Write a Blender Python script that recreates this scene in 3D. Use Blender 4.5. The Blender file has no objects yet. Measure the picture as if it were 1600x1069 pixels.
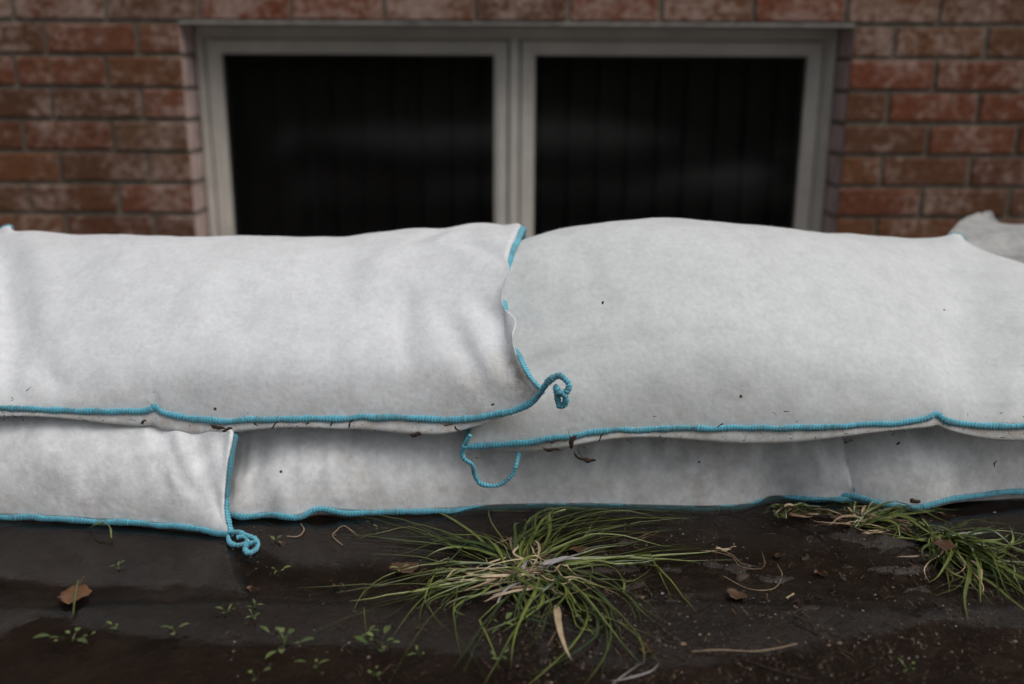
import bpy, math, random
import numpy as np
from mathutils import Vector, Matrix, Euler, noise
random.seed(7); np.random.seed(7)
R = math.radians
S = bpy.context.scene
COL = S.collection

# ------------------------------------------------------------------ camera
CAM_Z = 0.468
PITCH, ROLL = 15.36, 0.28
FPX = 1556.0                       # focal length in pixels of the 1600 px wide photograph (35 mm)
cam_d = bpy.data.cameras.new('camera')
cam = bpy.data.objects.new('camera', cam_d); COL.objects.link(cam)
cam_rot = Euler((R(90 - PITCH), 0, 0)).to_matrix() @ Matrix.Rotation(R(ROLL), 3, 'Z')
cam.matrix_world = Matrix.Translation((0, 0, CAM_Z)) @ cam_rot.to_4x4()
cam_d.sensor_width = 36; cam_d.lens = FPX / 1600 * 36
cam_d.clip_start = 0.02; cam_d.clip_end = 500
cam_d.dof.use_dof = True; cam_d.dof.focus_distance = 1.0; cam_d.dof.aperture_fstop = 2.8
cam_d.dof.aperture_blades = 9
S.camera = cam

# ------------------------------------------------------------------ sky, sun, exposure
SUN_DIR = Vector((0.62, -0.38, 1.25)).normalized()
w = bpy.data.worlds.new('World'); S.world = w; w.use_nodes = True
nt = w.node_tree
bg = nt.nodes['Background']
sky = nt.nodes.new('ShaderNodeTexSky'); sky.sky_type = 'NISHITA'; sky.sun_disc = False
sky.sun_elevation = math.asin(SUN_DIR.z); sky.sun_rotation = math.atan2(SUN_DIR.x, SUN_DIR.y)
sky.dust_density = 5.0; sky.air_density = 1.0; sky.ozone_density = 1.0
hsv = nt.nodes.new('ShaderNodeHueSaturation'); hsv.inputs['Saturation'].default_value = 0.38
nt.links.new(sky.outputs[0], hsv.inputs['Color']); 
tcw = nt.nodes.new('ShaderNodeTexCoord'); sep = nt.nodes.new('ShaderNodeSeparateXYZ'); nt.links.new(tcw.outputs['Generated'], sep.inputs[0])
mad = nt.nodes.new('ShaderNodeMath'); mad.operation = 'MULTIPLY_ADD'; mad.use_clamp = False      # overcast dome: brighter overhead than at the horizon
nt.links.new(sep.outputs[2], mad.inputs[0]); mad.inputs[1].default_value = 1.5; mad.inputs[2].default_value = 0.5
vm = nt.nodes.new('ShaderNodeVectorMath'); vm.operation = 'SCALE'
nt.links.new(hsv.outputs[0], vm.inputs[0]); nt.links.new(mad.outputs[0], vm.inputs['Scale']); nt.links.new(vm.outputs[0], bg.inputs['Color'])
bg.inputs['Strength'].default_value = 0.10
sl = bpy.data.lights.new('sun', 'SUN'); so = bpy.data.objects.new('sun', sl); COL.objects.link(so)
sl.energy = 0.9; sl.angle = R(50); sl.color = (1.0, 0.97, 0.93)
so.rotation_euler = (-SUN_DIR).to_track_quat('-Z', 'Y').to_euler(); so.location = (3, -3, 5)
S.view_settings.view_transform = 'Standard'; S.view_settings.look = 'None'
S.view_settings.exposure = -0.32; S.view_settings.gamma = 1
S.render.engine = 'CYCLES'
S.cycles.max_bounces = 8; S.cycles.transparent_max_bounces = 24

# ------------------------------------------------------------------ helpers
def ray(px, py):
    v = cam_rot @ Vector(((px - 800) / FPX, -(py - 534.5) / FPX, -1.0))
    return v
def at(px, py, Y):
    v = ray(px, py); t = Y / v.y
    return Vector((v.x * t, Y, CAM_Z + v.z * t))
def gr(px, py, z=0.0):
    v = ray(px, py); t = (z - CAM_Z) / v.z
    return Vector((v.x * t, v.y * t, z))

def proj(P):
    q = (np.asarray(P) - np.array([0, 0, CAM_Z])) @ np.array(cam_rot)
    return 800 + FPX * q[..., 0] / -q[..., 2], 534.5 - FPX * q[..., 1] / -q[..., 2]
def tag(o, label=None, cat=None, group=None, kind=None):
    if label: o['label'] = label
    if cat: o['category'] = cat
    if group: o['group'] = group
    if kind: o['kind'] = kind
    return o
def mesh_obj(name, verts, faces, mats, parent=None, smooth=True, loc=None, mat_idx=None, uv=None, attrs=None):
    me = bpy.data.meshes.new(name)
    off = Vector(loc) if loc is not None else (parent.location if parent is not None and parent.type == 'EMPTY' else Vector((0, 0, 0)))
    V = np.asarray([tuple(v) for v in verts], dtype=float) if not isinstance(verts, np.ndarray) else verts.astype(float)
    V = V - np.array(off)
    me.from_pydata([tuple(v) for v in V], [], [tuple(int(i) for i in f) for f in faces])
    if not isinstance(mats, (list, tuple)): mats = [mats]
    for m in mats: me.materials.append(m)
    if mat_idx is not None: me.polygons.foreach_set('material_index', list(mat_idx))
    if smooth: me.polygons.foreach_set('use_smooth', [True] * len(me.polygons))
    if attrs:
        for k, a in attrs.items():
            at_ = me.attributes.new(k, 'FLOAT', 'POINT'); at_.data.foreach_set('value', np.asarray(a, dtype=np.float32))
    me.update()
    o = bpy.data.objects.new(name, me); COL.objects.link(o)
    if parent is not None:
        o.parent = parent
        if parent.type != 'EMPTY': pass
    elif loc is not None: o.location = loc
    return o
def empty(name, loc):
    o = bpy.data.objects.new(name, None); COL.objects.link(o); o.location = loc
    o.empty_display_size = 0.05
    return o

def catmull(pts, n):
    """dense Catmull-Rom through pts (list of vectors)"""
    P = np.array([tuple(p) for p in pts], dtype=float)
    if len(P) == 2: return P[0] + (P[1] - P[0]) * np.linspace(0, 1, n)[:, None]
    Q = np.vstack([2 * P[0] - P[1], P, 2 * P[-1] - P[-2]])
    out = []
    seg = len(P) - 1
    for u in np.linspace(0, seg, n):
        i = min(int(u), seg - 1); t = u - i
        a, b, c, d = Q[i], Q[i + 1], Q[i + 2], Q[i + 3]
        out.append(0.5 * (2 * b + (c - a) * t + (2 * a - 5 * b + 4 * c - d) * t * t + (3 * b - a - 3 * c + d) * t ** 3))
    return np.array(out)
def resample(C, ts):
    d = np.r_[0, np.cumsum(np.linalg.norm(np.diff(C, axis=0), axis=1))]; d /= d[-1]
    return np.stack([np.interp(ts, d, C[:, k]) for k in range(3)], 1)

# ------------------------------------------------------------------ materials
def new_mat(name):
    m = bpy.data.materials.new(name); m.use_nodes = True
    t = m.node_tree; b = t.nodes['Principled BSDF']
    return m, t, b
def N(t, typ, **kw):
    n = t.nodes.new(typ)
    for k, v in kw.items():
        if k in n.inputs.keys(): n.inputs[k].default_value = v
        else: setattr(n, k, v)
    return n
def ramp(t, fac, stops):
    r = t.nodes.new('ShaderNodeValToRGB'); e = r.color_ramp.elements
    while len(e) < len(stops): e.new(0.5)
    for i, (p, c) in enumerate(stops):
        e[i].position = p; e[i].color = (c[0], c[1], c[2], 1) if not isinstance(c, float) else (c, c, c, 1)
    t.links.new(fac, r.inputs[0]); return r.outputs[0]
def mixc(t, fac, a, b, mode='MIX'):
    n = t.nodes.new('ShaderNodeMix'); n.data_type = 'RGBA'; n.blend_type = mode
    for sock, v in ((n.inputs[0], fac), (n.inputs[6], a), (n.inputs[7], b)):
        if isinstance(v, bpy.types.NodeSocket): t.links.new(v, sock)
        elif isinstance(v, (int, float)): sock.default_value = v
        else: sock.default_value = (*v, 1)
    return n.outputs[2]
def tex(t, scale, detail=4, rough=0.55, vec=None, typ='ShaderNodeTexNoise', sc3=None):
    n = t.nodes.new(typ); n.inputs['Scale'].default_value = scale
    if 'Detail' in n.inputs.keys(): n.inputs['Detail'].default_value = detail
    if 'Roughness' in n.inputs.keys(): n.inputs['Roughness'].default_value = rough
    if vec is None:
        c = t.nodes.new('ShaderNodeTexCoord'); vec = c.outputs['Object']
    if sc3:
        mp = t.nodes.new('ShaderNodeMapping'); mp.inputs['Scale'].default_value = sc3
        t.links.new(vec, mp.inputs[0]); vec = mp.outputs[0]
    t.links.new(vec, n.inputs['Vector']); return n
def bump(t, b, h, strength, dist, prev=None):
    n = t.nodes.new('ShaderNodeBump'); n.inputs['Strength'].default_value = strength; n.inputs['Distance'].default_value = dist
    t.links.new(h, n.inputs['Height'])
    if prev is not None: t.links.new(prev, n.inputs['Normal'])
    t.links.new(n.outputs[0], b.inputs['Normal']); return n.outputs[0]

def fabric_mat(name, light, dark, wet):
    m, t, b = new_mat(name)
    big = tex(t, 9, 5, 0.6); fine = tex(t, 160, 3, 0.6); mid = tex(t, 45, 4, 0.62)
    f1 = ramp(t, big.outputs[0], [(0.35, 0.0), (0.68, 1.0)])
    f2 = ramp(t, mid.outputs[0], [(0.38, 0.0), (0.64, 1.0)])
    c = mixc(t, f1, light, dark)
    c2 = mixc(t, f2, (1, 1, 1), tuple([0.93 - wet * 0.22] * 3)); c = mixc(t, 1.0, c, c2, 'MULTIPLY')
    f3 = ramp(t, fine.outputs[0], [(0.3, 0.0), (0.7, 1.0)])
    c = mixc(t, 1.0, c, mixc(t, f3, (0.92, 0.92, 0.92), (1.05, 1.05, 1.05)), 'MULTIPLY')
    # dirt attribute: brown staining, its own shape
    a = t.nodes.new('ShaderNodeAttribute'); a.attribute_name = 'dirt'
    dn = tex(t, 55, 5, 0.7)
    mul = N(t, 'ShaderNodeMath', operation='MULTIPLY'); t.links.new(a.outputs['Fac'], mul.inputs[0])
    t.links.new(ramp(t, dn.outputs[0], [(0.38, 0.0), (0.66, 1.0)]), mul.inputs[1])
    c = mixc(t, mul.outputs[0], c, (0.40, 0.34, 0.27))
    # sparse specks
    vo = t.nodes.new('ShaderNodeTexVoronoi'); vo.inputs['Scale'].default_value = 42
    co = t.nodes.new('ShaderNodeTexCoord'); t.links.new(co.outputs['Object'], vo.inputs['Vector'])
    thr = t.nodes.new('ShaderNodeMath'); thr.operation = 'LESS_THAN'; t.links.new(vo.outputs['Distance'], thr.inputs[0]); 
    sel = t.nodes.new('ShaderNodeSeparateColor'); t.links.new(vo.outputs['Color'], sel.inputs[0])
    cmpn = t.nodes.new('ShaderNodeMath'); cmpn.operation = 'MULTIPLY_ADD'
    t.links.new(a.outputs['Fac'], cmpn.inputs[0]); cmpn.inputs[1].default_value = 0.07; cmpn.inputs[2].default_value = 0.0
    pick = t.nodes.new('ShaderNodeMath'); pick.operation = 'LESS_THAN'
    t.links.new(sel.outputs[0], pick.inputs[0])
    pa = t.nodes.new('ShaderNodeMath'); pa.operation = 'MULTIPLY_ADD'; t.links.new(a.outputs['Fac'], pa.inputs[0])
    pa.inputs[1].default_value = 0.4; pa.inputs[2].default_value = 0.008
    t.links.new(pa.outputs[0], pick.inputs[1])
    thr.inputs[1].default_value = 0.075
    mm = t.nodes.new('ShaderNodeMath'); mm.operation = 'MULTIPLY'; t.links.new(thr.outputs[0], mm.inputs[0]); t.links.new(pick.outputs[0], mm.inputs[1])
    c = mixc(t, mm.outputs[0], c, (0.09, 0.06, 0.04))
    v2 = tex(t, 150, typ='ShaderNodeTexVoronoi', sc3=(1, 1.6, 2.2)); s2 = t.nodes.new('ShaderNodeSeparateColor'); t.links.new(v2.outputs['Color'], s2.inputs[0])
    l1 = N(t, 'ShaderNodeMath', operation='LESS_THAN'); t.links.new(v2.outputs['Distance'], l1.inputs[0]); l1.inputs[1].default_value = 0.32
    m1 = N(t, 'ShaderNodeMath', operation='MULTIPLY_ADD'); t.links.new(a.outputs['Fac'], m1.inputs[0]); m1.inputs[1].default_value = 0.22; m1.inputs[2].default_value = -0.012
    l2 = N(t, 'ShaderNodeMath', operation='LESS_THAN'); t.links.new(s2.outputs[1], l2.inputs[0]); t.links.new(m1.outputs[0], l2.inputs[1])
    m3 = N(t, 'ShaderNodeMath', operation='MULTIPLY'); t.links.new(l1.outputs[0], m3.inputs[0]); t.links.new(l2.outputs[0], m3.inputs[1])
    c = mixc(t, m3.outputs[0], c, (0.07, 0.045, 0.03))
    t.links.new(c, b.inputs['Base Color'])
    b.inputs['Roughness'].default_value = 0.85
    b.inputs['Specular IOR Level'].default_value = 0.25
    b.inputs['Sheen Weight'].default_value = 0.25; b.inputs['Sheen Roughness'].default_value = 0.5
    p = bump(t, b, mid.outputs[0], 0.35, 0.003)
    bump(t, b, fine.outputs[0], 0.35, 0.0012, p)
    return m
FAB_A = fabric_mat('nonwoven_white', (0.61, 0.635, 0.635), (0.57, 0.595, 0.59), 0.06)
FAB_L = fabric_mat('nonwoven_bright', (0.68, 0.70, 0.715), (0.64, 0.66, 0.67), 0.05)
FAB_B = fabric_mat('nonwoven_damp', (0.82, 0.83, 0.835), (0.71, 0.73, 0.74), 0.6)
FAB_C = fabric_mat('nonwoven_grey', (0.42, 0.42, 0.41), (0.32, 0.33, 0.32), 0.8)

def thread_mat():
    m, t, b = new_mat('blue_thread')
    n1 = tex(t, 70, 4, 0.7); n2 = tex(t, 700, 2, 0.5)
    a = t.nodes.new('ShaderNodeAttribute'); a.attribute_name = 'stitch'
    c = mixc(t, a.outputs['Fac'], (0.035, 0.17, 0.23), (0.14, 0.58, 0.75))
    c = mixc(t, ramp(t, n1.outputs[0], [(0.46, 0.0), (0.68, 0.75)]), c, (0.07, 0.14, 0.15))
    c = mixc(t, ramp(t, n2.outputs[0], [(0.4, 0.0), (0.8, 0.15)]), c, (0.30, 0.62, 0.72))
    t.links.new(c, b.inputs['Base Color']); b.inputs['Roughness'].default_value = 0.75
    b.inputs['Sheen Weight'].default_value = 0.2
    bump(t, b, n2.outputs[0], 0.4, 0.0006)
    return m
THREAD = thread_mat()

def plain(name, col, rough=0.7, var=0.25, scale=40, spec=0.4):
    m, t, b = new_mat(name)
    n = tex(t, scale, 4, 0.6)
    d = tuple(c * (1 - var) for c in col); l = tuple(min(1, c * (1 + var)) for c in col)
    c = mixc(t, ramp(t, n.outputs[0], [(0.3, 0.0), (0.7, 1.0)]), d, l)
    t.links.new(c, b.inputs['Base Color']); b.inputs['Roughness'].default_value = rough
    b.inputs['Specular IOR Level'].default_value = spec
    return m

def brick_mat(nm, gain, th):
    m, t, b = new_mat(nm)
    g = t.nodes.new('ShaderNodeNewGeometry')
    base = ramp(t, g.outputs['Random Per Island'], [(0.0, (0.185, 0.056, 0.026)), (0.3, (0.135, 0.066, 0.034)), (0.5, (0.205, 0.082, 0.034)),
                                                    (0.7, (0.12, 0.056, 0.032)), (0.85, (0.235, 0.062, 0.028)), (1.0, (0.175, 0.098, 0.056))])
    n1 = tex(t, 42, 7, 0.78, sc3=(1, 1, 1.3)); n2 = tex(t, 75, 5, 0.75); n3 = tex(t, 7, 2, 0.5)
    c = mixc(t, ramp(t, n2.outputs[0], [(0.38, 0.0), (0.62, 0.75)]), base, (0.075, 0.035, 0.02))
    # pale slurry smears of rustic brick
    add = N(t, 'ShaderNodeMath', operation='ADD'); t.links.new(n1.outputs[0], add.inputs[0])
    ms = N(t, 'ShaderNodeMath', operation='MULTIPLY'); t.links.new(n3.outputs[0], ms.inputs[0]); ms.inputs[1].default_value = 0.5
    t.links.new(ms.outputs[0], add.inputs[1])
    c = mixc(t, ramp(t, add.outputs[0], [(th, 0.0), (th + 0.2, 0.85)]), c, (0.40, 0.295, 0.245))
    t.links.new(c, b.inputs['Base Color']); b.inputs['Roughness'].default_value = 0.9
    b.inputs['Specular IOR Level'].default_value = 0.2
    bump(t, b, n1.outputs[0], 0.6, 0.006)
    return m
BRICK = brick_mat('red_brick', 1.0, 0.74)
BRICK_TOP = brick_mat('pale_smeared_brick', 1.15, 0.66)
BRICK_SIDE = plain('smeared_brick_side', (0.50, 0.37, 0.34), 0.9, 0.25, 18)
MORTAR = plain('mortar', (0.18, 0.16, 0.125), 0.95, 0.3, 60, 0.2)
VINYL = plain('window_vinyl', (0.63, 0.59, 0.525), 0.45, 0.10, 14)
GASKET = plain('rubber_gasket', (0.04, 0.045, 0.045), 0.5, 0.2)
STEEL = plain('painted_steel', (0.30, 0.28, 0.25), 0.6, 0.4, 30)
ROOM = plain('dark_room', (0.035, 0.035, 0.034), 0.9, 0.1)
BLIND = plain('blind_fabric', (0.075, 0.072, 0.066), 0.8, 0.1)
SPACER = plain('glass_spacer', (0.16, 0.19, 0.19), 0.5, 0.1)

def glass_mat():
    m = bpy.data.materials.new('window_glass'); m.use_nodes = True; t = m.node_tree; t.nodes.clear()
    o = t.nodes.new('ShaderNodeOutputMaterial'); mx = t.nodes.new('ShaderNodeMixShader')
    fr = t.nodes.new('ShaderNodeFresnel'); fr.inputs['IOR'].default_value = 1.50
    tr = t.nodes.new('ShaderNodeBsdfTransparent'); tr.inputs[0].default_value = (0.52, 0.50, 0.48, 1)
    gl = t.nodes.new('ShaderNodeBsdfGlossy'); gl.inputs['Roughness'].default_value = 0.14
    t.links.new(fr.outputs[0], mx.inputs[0]); t.links.new(tr.outputs[0], mx.inputs[1]); t.links.new(gl.outputs[0], mx.inputs[2])
    t.links.new(mx.outputs[0], o.inputs[0]); return m
GLASS = glass_mat()

def water_mat():
    m = bpy.data.materials.new('muddy_water'); m.use_nodes = True; t = m.node_tree; t.nodes.clear()
    o = t.nodes.new('ShaderNodeOutputMaterial'); mx = t.nodes.new('ShaderNodeMixShader'); m2 = t.nodes.new('ShaderNodeMixShader')
    fr = t.nodes.new('ShaderNodeFresnel'); fr.inputs['IOR'].default_value = 1.22
    tr = t.nodes.new('ShaderNodeBsdfTransparent'); tr.inputs[0].default_value = (0.76, 0.70, 0.64, 1)
    df = t.nodes.new('ShaderNodeBsdfDiffuse'); df.inputs[0].default_value = (0.014, 0.0105, 0.009, 1)
    gl = t.nodes.new('ShaderNodeBsdfGlossy'); gl.inputs['Roughness'].default_value = 0.06
    n = tex(t, 14, 3, 0.5)
    b = t.nodes.new('ShaderNodeBump'); b.inputs['Strength'].default_value = 0.12; b.inputs['Distance'].default_value = 0.004
    t.links.new(n.outputs[0], b.inputs['Height']); t.links.new(b.outputs[0], fr.inputs['Normal']); t.links.new(b.outputs[0], gl.inputs['Normal'])
    m2.inputs[0].default_value = 0.22
    t.links.new(tr.outputs[0], m2.inputs[1]); t.links.new(df.outputs[0], m2.inputs[2])
    t.links.new(fr.outputs[0], mx.inputs[0]); t.links.new(m2.outputs[0], mx.inputs[1]); t.links.new(gl.outputs[0], mx.inputs[2])
    t.links.new(mx.outputs[0], o.inputs[0]); return m
WATER = water_mat()

def mud_mat():
    m, t, b = new_mat('wet_mud')
    n1 = tex(t, 12, 6, 0.65); n2 = tex(t, 70, 5, 0.7); n3 = tex(t, 260, 3, 0.6)
    c = mixc(t, ramp(t, n1.outputs[0], [(0.35, 0.0), (0.65, 1.0)]), (0.015, 0.0115, 0.009), (0.040, 0.030, 0.023))
    c = mixc(t, ramp(t, n2.outputs[0], [(0.55, 0.0), (0.75, 0.8)]), c, (0.08, 0.045, 0.03))
    c = mixc(t, ramp(t, n3.outputs[0], [(0.62, 0.0), (0.78, 0.6)]), c, (0.10, 0.075, 0.06))
    t.links.new(c, b.inputs['Base Color']); b.inputs['Roughness'].default_value = 0.5; b.inputs['Specular IOR Level'].default_value = 0.3
    p = bump(t, b, n2.outputs[0], 0.8, 0.006); bump(t, b, n3.outputs[0], 0.6, 0.0015, p)
    return m
MUD = mud_mat()

def leaf_mat(name, ca, cb, rough=0.45, trans=0.0):
    m, t, b = new_mat(name)
    g = t.nodes.new('ShaderNodeNewGeometry'); n = tex(t, 90, 3, 0.6)
    c = mixc(t, g.outputs['Random Per Island'], ca, cb)
    c = mixc(t, ramp(t, n.outputs[0], [(0.35, 0.0), (0.7, 0.35)]), c, tuple(x * 0.5 for x in ca))
    t.links.new(c, b.inputs['Base Color']); b.inputs['Roughness'].default_value = rough
    return m
GRASS = leaf_mat('green_blade', (0.014, 0.034, 0.008), (0.17, 0.20, 0.042), 0.28)
STRAW = leaf_mat('dead_blade', (0.16, 0.09, 0.05), (0.48, 0.38, 0.24), 0.6)
PALE = leaf_mat('bleached_blade', (0.15, 0.14, 0.135), (0.34, 0.32, 0.31), 0.5)
SPROUT = leaf_mat('seedling_leaf', (0.045, 0.075, 0.018), (0.16, 0.20, 0.06), 0.4)
BROWN = leaf_mat('brown_leaf', (0.035, 0.015, 0.006), (0.085, 0.036, 0.012), 0.5)
ORANGE = leaf_mat('orange_leaf', (0.09, 0.038, 0.014), (0.16, 0.07, 0.025), 0.5)
BARK = leaf_mat('bark_crumb', (0.012, 0.008, 0.005), (0.055, 0.032, 0.018), 0.9)
TWIG = leaf_mat('twig_tan', (0.10, 0.065, 0.04), (0.26, 0.19, 0.12), 0.7)

# ------------------------------------------------------------------ house wall
DW = 2.25; CRS = 0.0693; ZL = 0.566; OX0, OX1 = -0.722, 0.735; OZ0 = ZL - 9 * CRS
house = tag(empty('house_wall', (0, DW, 0)), 'red brick house wall with a wide basement window behind the sandbags', 'wall')
V, F, MI = [], [], []
def box(x0, x1, y0, y1, z0, z1, mi=0, ch=0.0, side_mi=None):
    b = len(V)
    if ch == 0:
        V.extend([(x0, y0, z0), (x1, y0, z0), (x1, y1, z0), (x0, y1, z0), (x0, y0, z1), (x1, y0, z1), (x1, y1, z1), (x0, y1, z1)])
        for k, f in enumerate([(0, 1, 5, 4), (1, 2, 6, 5), (2, 3, 7, 6), (3, 0, 4, 7), (4, 5, 6, 7), (3, 2, 1, 0)]):
            F.append([b + i for i in f]); MI.append(mi)
    else:
        j = lambda: random.uniform(-0.0012, 0.0012)
        V.extend([(x0 + ch + j(), y0, z0 + ch + j()), (x1 - ch + j(), y0, z0 + ch + j()), (x1 - ch + j(), y0, z1 - ch + j()), (x0 + ch + j(), y0, z1 - ch + j()),
                  (x0, y0 + ch, z0), (x1, y0 + ch, z0), (x1, y0 + ch, z1), (x0, y0 + ch, z1),
                  (x0, y1, z0), (x1, y1, z0), (x1, y1, z1), (x0, y1, z1)])
        fs = [(0, 1, 2, 3), (0, 4, 5, 1), (1, 5, 6, 2), (2, 6, 7, 3), (3, 7, 4, 0), (4, 8, 9, 5), (5, 9, 10, 6), (6, 10, 11, 7), (7, 11, 8, 4)]
        for k, f in enumerate(fs):
            F.append([b + i for i in f])
            MI.append(side_mi if side_mi is not None and k in (6, 8) else mi)
BL, MJ = 0.199, 0.0095
def brick(x0, x1, k, side=None):
    z1 = ZL + (k + 1) * CRS - MJ; z0 = ZL + k * CRS + 0.0005
    dy = random.uniform(-0.0015, 0.0015)
    box(x0 + MJ / 2 + random.uniform(-.001, .001), x1 - MJ / 2 + random.uniform(-.001, .001), DW + dy, DW + 0.0995, z0 + random.uniform(-.001, .001), z1 + random.uniform(-.001, .001), 3 if k >= 0 else 0, 0.003, side)
for k in range(-10, 34):
    if -9 <= k < 0:
        first = 0.099 if (k % 2) else 0.172
        x = OX0; brick(x - first + MJ/2, x + MJ/2, k, 1); x -= first - MJ/2
        while x > -3.4: brick(x - BL, x, k); x -= BL
        first = 0.094 if (k % 2) else 0.19
        x = OX1; brick(x - MJ/2, x + first - MJ/2, k, 1); x += first - MJ/2
        while x < 3.4: brick(x, x + BL, k); x += BL
    else:
        x = -3.4 + (0.035 if k % 2 else 0.135)
        while x < 3.4: brick(x, x + BL, k); x += BL
ym0, ym1 = DW + 0.0065, DW + 0.16
zt = ZL + 34 * CRS; zb = -0.15
box(-3.5, OX0 - 0.003, ym0, ym1, zb, zt, 2); box(OX1 + 0.003, 3.5, ym0, ym1, zb, zt, 2)
box(OX0 - 0.003, OX1 + 0.003, ym0, ym1, ZL + 0.0, zt, 2); box(OX0 - 0.003, OX1 + 0.003, ym0, ym1, zb, OZ0, 2)
mesh_obj('brickwork', V, F, [BRICK, BRICK_SIDE, MORTAR, BRICK_TOP], house, False, mat_idx=MI)
V, F, MI = [], [], []
box(OX0 - 0.002, OX1 + 0.002, DW + 0.0025, DW + 0.098, ZL - 0.008, ZL - 0.0015, 0)
mesh_obj('steel_lintel', V, F, STEEL, house, False)
V, F, MI = [], [], []
box(OX0 + 0.002, OX1 - 0.002, DW - 0.02, DW + 0.099, OZ0 + 0.001, OZ0 + 0.03, 0)
mesh_obj('window_sill', V, F, plain('cast_sill', (0.35, 0.34, 0.32), 0.9), house, False)
# window frame
FY = DW + 0.095
fx0, fx1, fz0, fz1 = OX0 + 0.004, OX1 - 0.004, OZ0 + 0.031, ZL - 0.009
def ring(x0, x1, z0, z1, wl, wr, wb, wt, y0, y1):
    box(x0, x0 + wl, y0, y1, z0, z1); box(x1 - wr, x1, y0, y1, z0, z1)
    box(x0 + wl, x1 - wr, y0, y1, z1 - wt, z1); box(x0 + wl, x1 - wr, y0, y1, z0, z0 + wb)
V, F, MI = [], [], []
ring(fx0, fx1, fz0, fz1, 0.010, 0.016, 0.012, 0.019, FY, FY + 0.06)
ring(fx0 + 0.010, fx1 - 0.016, fz0 + 0.012, fz1 - 0.019, 0.006, 0.007, 0.006, 0.006, FY + 0.012, FY + 0.058)
xm = 0.003
box(xm - 0.011, xm + 0.011, FY + 0.004, FY + 0.056, fz0 + 0.018, fz1 - 0.025)
win = mesh_obj('window', V, F, VINYL, house, False)
for (a, b_) in ((fx0 + 0.0162, xm - 0.0112), (xm + 0.0112, fx1 - 0.0232)):
    V, F, MI = [], [], []
    z0, z1 = fz0 + 0.0182, fz1 - 0.0252
    ring(a + 0.004, b_ - 0.004, z0 + 0.003, z1 - 0.003, 0.0225, 0.0225, 0.022, 0.023, FY + 0.010, FY + 0.05)
    ring(a + 0.0265, b_ - 0.0265, z0 + 0.025, z1 - 0.026, 0.009, 0.009, 0.009, 0.008, FY + 0.016, FY + 0.048)
    sash = mesh_obj('sash', V, F, VINYL, win, False, loc=(0, DW, 0)); sash.location = (0, 0, 0)
    ga, gb, gz0, gz1 = a + 0.0355, b_ - 0.0355, z0 + 0.034, z1 - 0.034
    V, F, MI = [], [], []
    ring(ga, gb, gz0, gz1, 0.006, 0.006, 0.006, 0.006, FY + 0.036, FY + 0.05)
    mesh_obj('glass_spacer', V, F, SPACER, win, False, loc=(0, DW, 0))
    V, F, MI = [], [], []
    box(ga + 0.0002, gb - 0.0002, FY + 0.030, FY + 0.0345, gz0 + 0.0002, gz1 - 0.0002)
    # a single sheet: keep the two big faces only
    mesh_obj('pane', V, [F[0]], GLASS, win, False, loc=(0, DW, 0))
V, F, MI = [], [], []
# interior room: five faces
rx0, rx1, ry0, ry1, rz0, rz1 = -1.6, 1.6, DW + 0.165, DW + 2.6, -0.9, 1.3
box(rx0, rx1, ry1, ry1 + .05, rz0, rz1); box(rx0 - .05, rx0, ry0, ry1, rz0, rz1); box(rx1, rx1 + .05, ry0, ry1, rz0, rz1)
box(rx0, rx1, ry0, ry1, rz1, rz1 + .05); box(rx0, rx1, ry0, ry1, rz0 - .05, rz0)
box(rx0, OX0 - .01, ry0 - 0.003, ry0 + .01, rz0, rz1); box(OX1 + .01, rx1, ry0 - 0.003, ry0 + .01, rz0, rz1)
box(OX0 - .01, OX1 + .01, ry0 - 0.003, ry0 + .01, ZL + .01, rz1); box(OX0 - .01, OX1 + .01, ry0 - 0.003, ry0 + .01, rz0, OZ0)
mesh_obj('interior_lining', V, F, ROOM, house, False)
# vertical blinds
V, F, MI = [], [], []
x = OX0 + 0.03
while x < OX1 - 0.02:
    a = R(random.uniform(20, 34)); hw = 0.036
    cx, cy = x, DW + 0.26
    dx, dy = math.cos(a) * hw, math.sin(a) * hw
    b0 = len(V)
    zt_, zb_ = ZL + 0.05, OZ0 - 0.05
    for z in (zb_, zt_):
        V.extend([(cx - dx, cy - dy, z), (cx - dx * .3, cy - dy * .3 - .004, z), (cx + dx * .3, cy + dy * .3 - .004, z), (cx + dx, cy + dy, z)])
    for i in range(3): F.append([b0 + i, b0 + i + 1, b0 + i + 5, b0 + i + 4])
    x += 0.072
box(OX0, OX1, DW + 0.22, DW + 0.30, ZL + 0.051, ZL + 0.08)
tag(mesh_obj('vertical_blind', V, F, BLIND, None, False, loc=(0, DW + .26, OZ0)), 'dark vertical blind hanging inside behind both window panes', 'blind')

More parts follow.
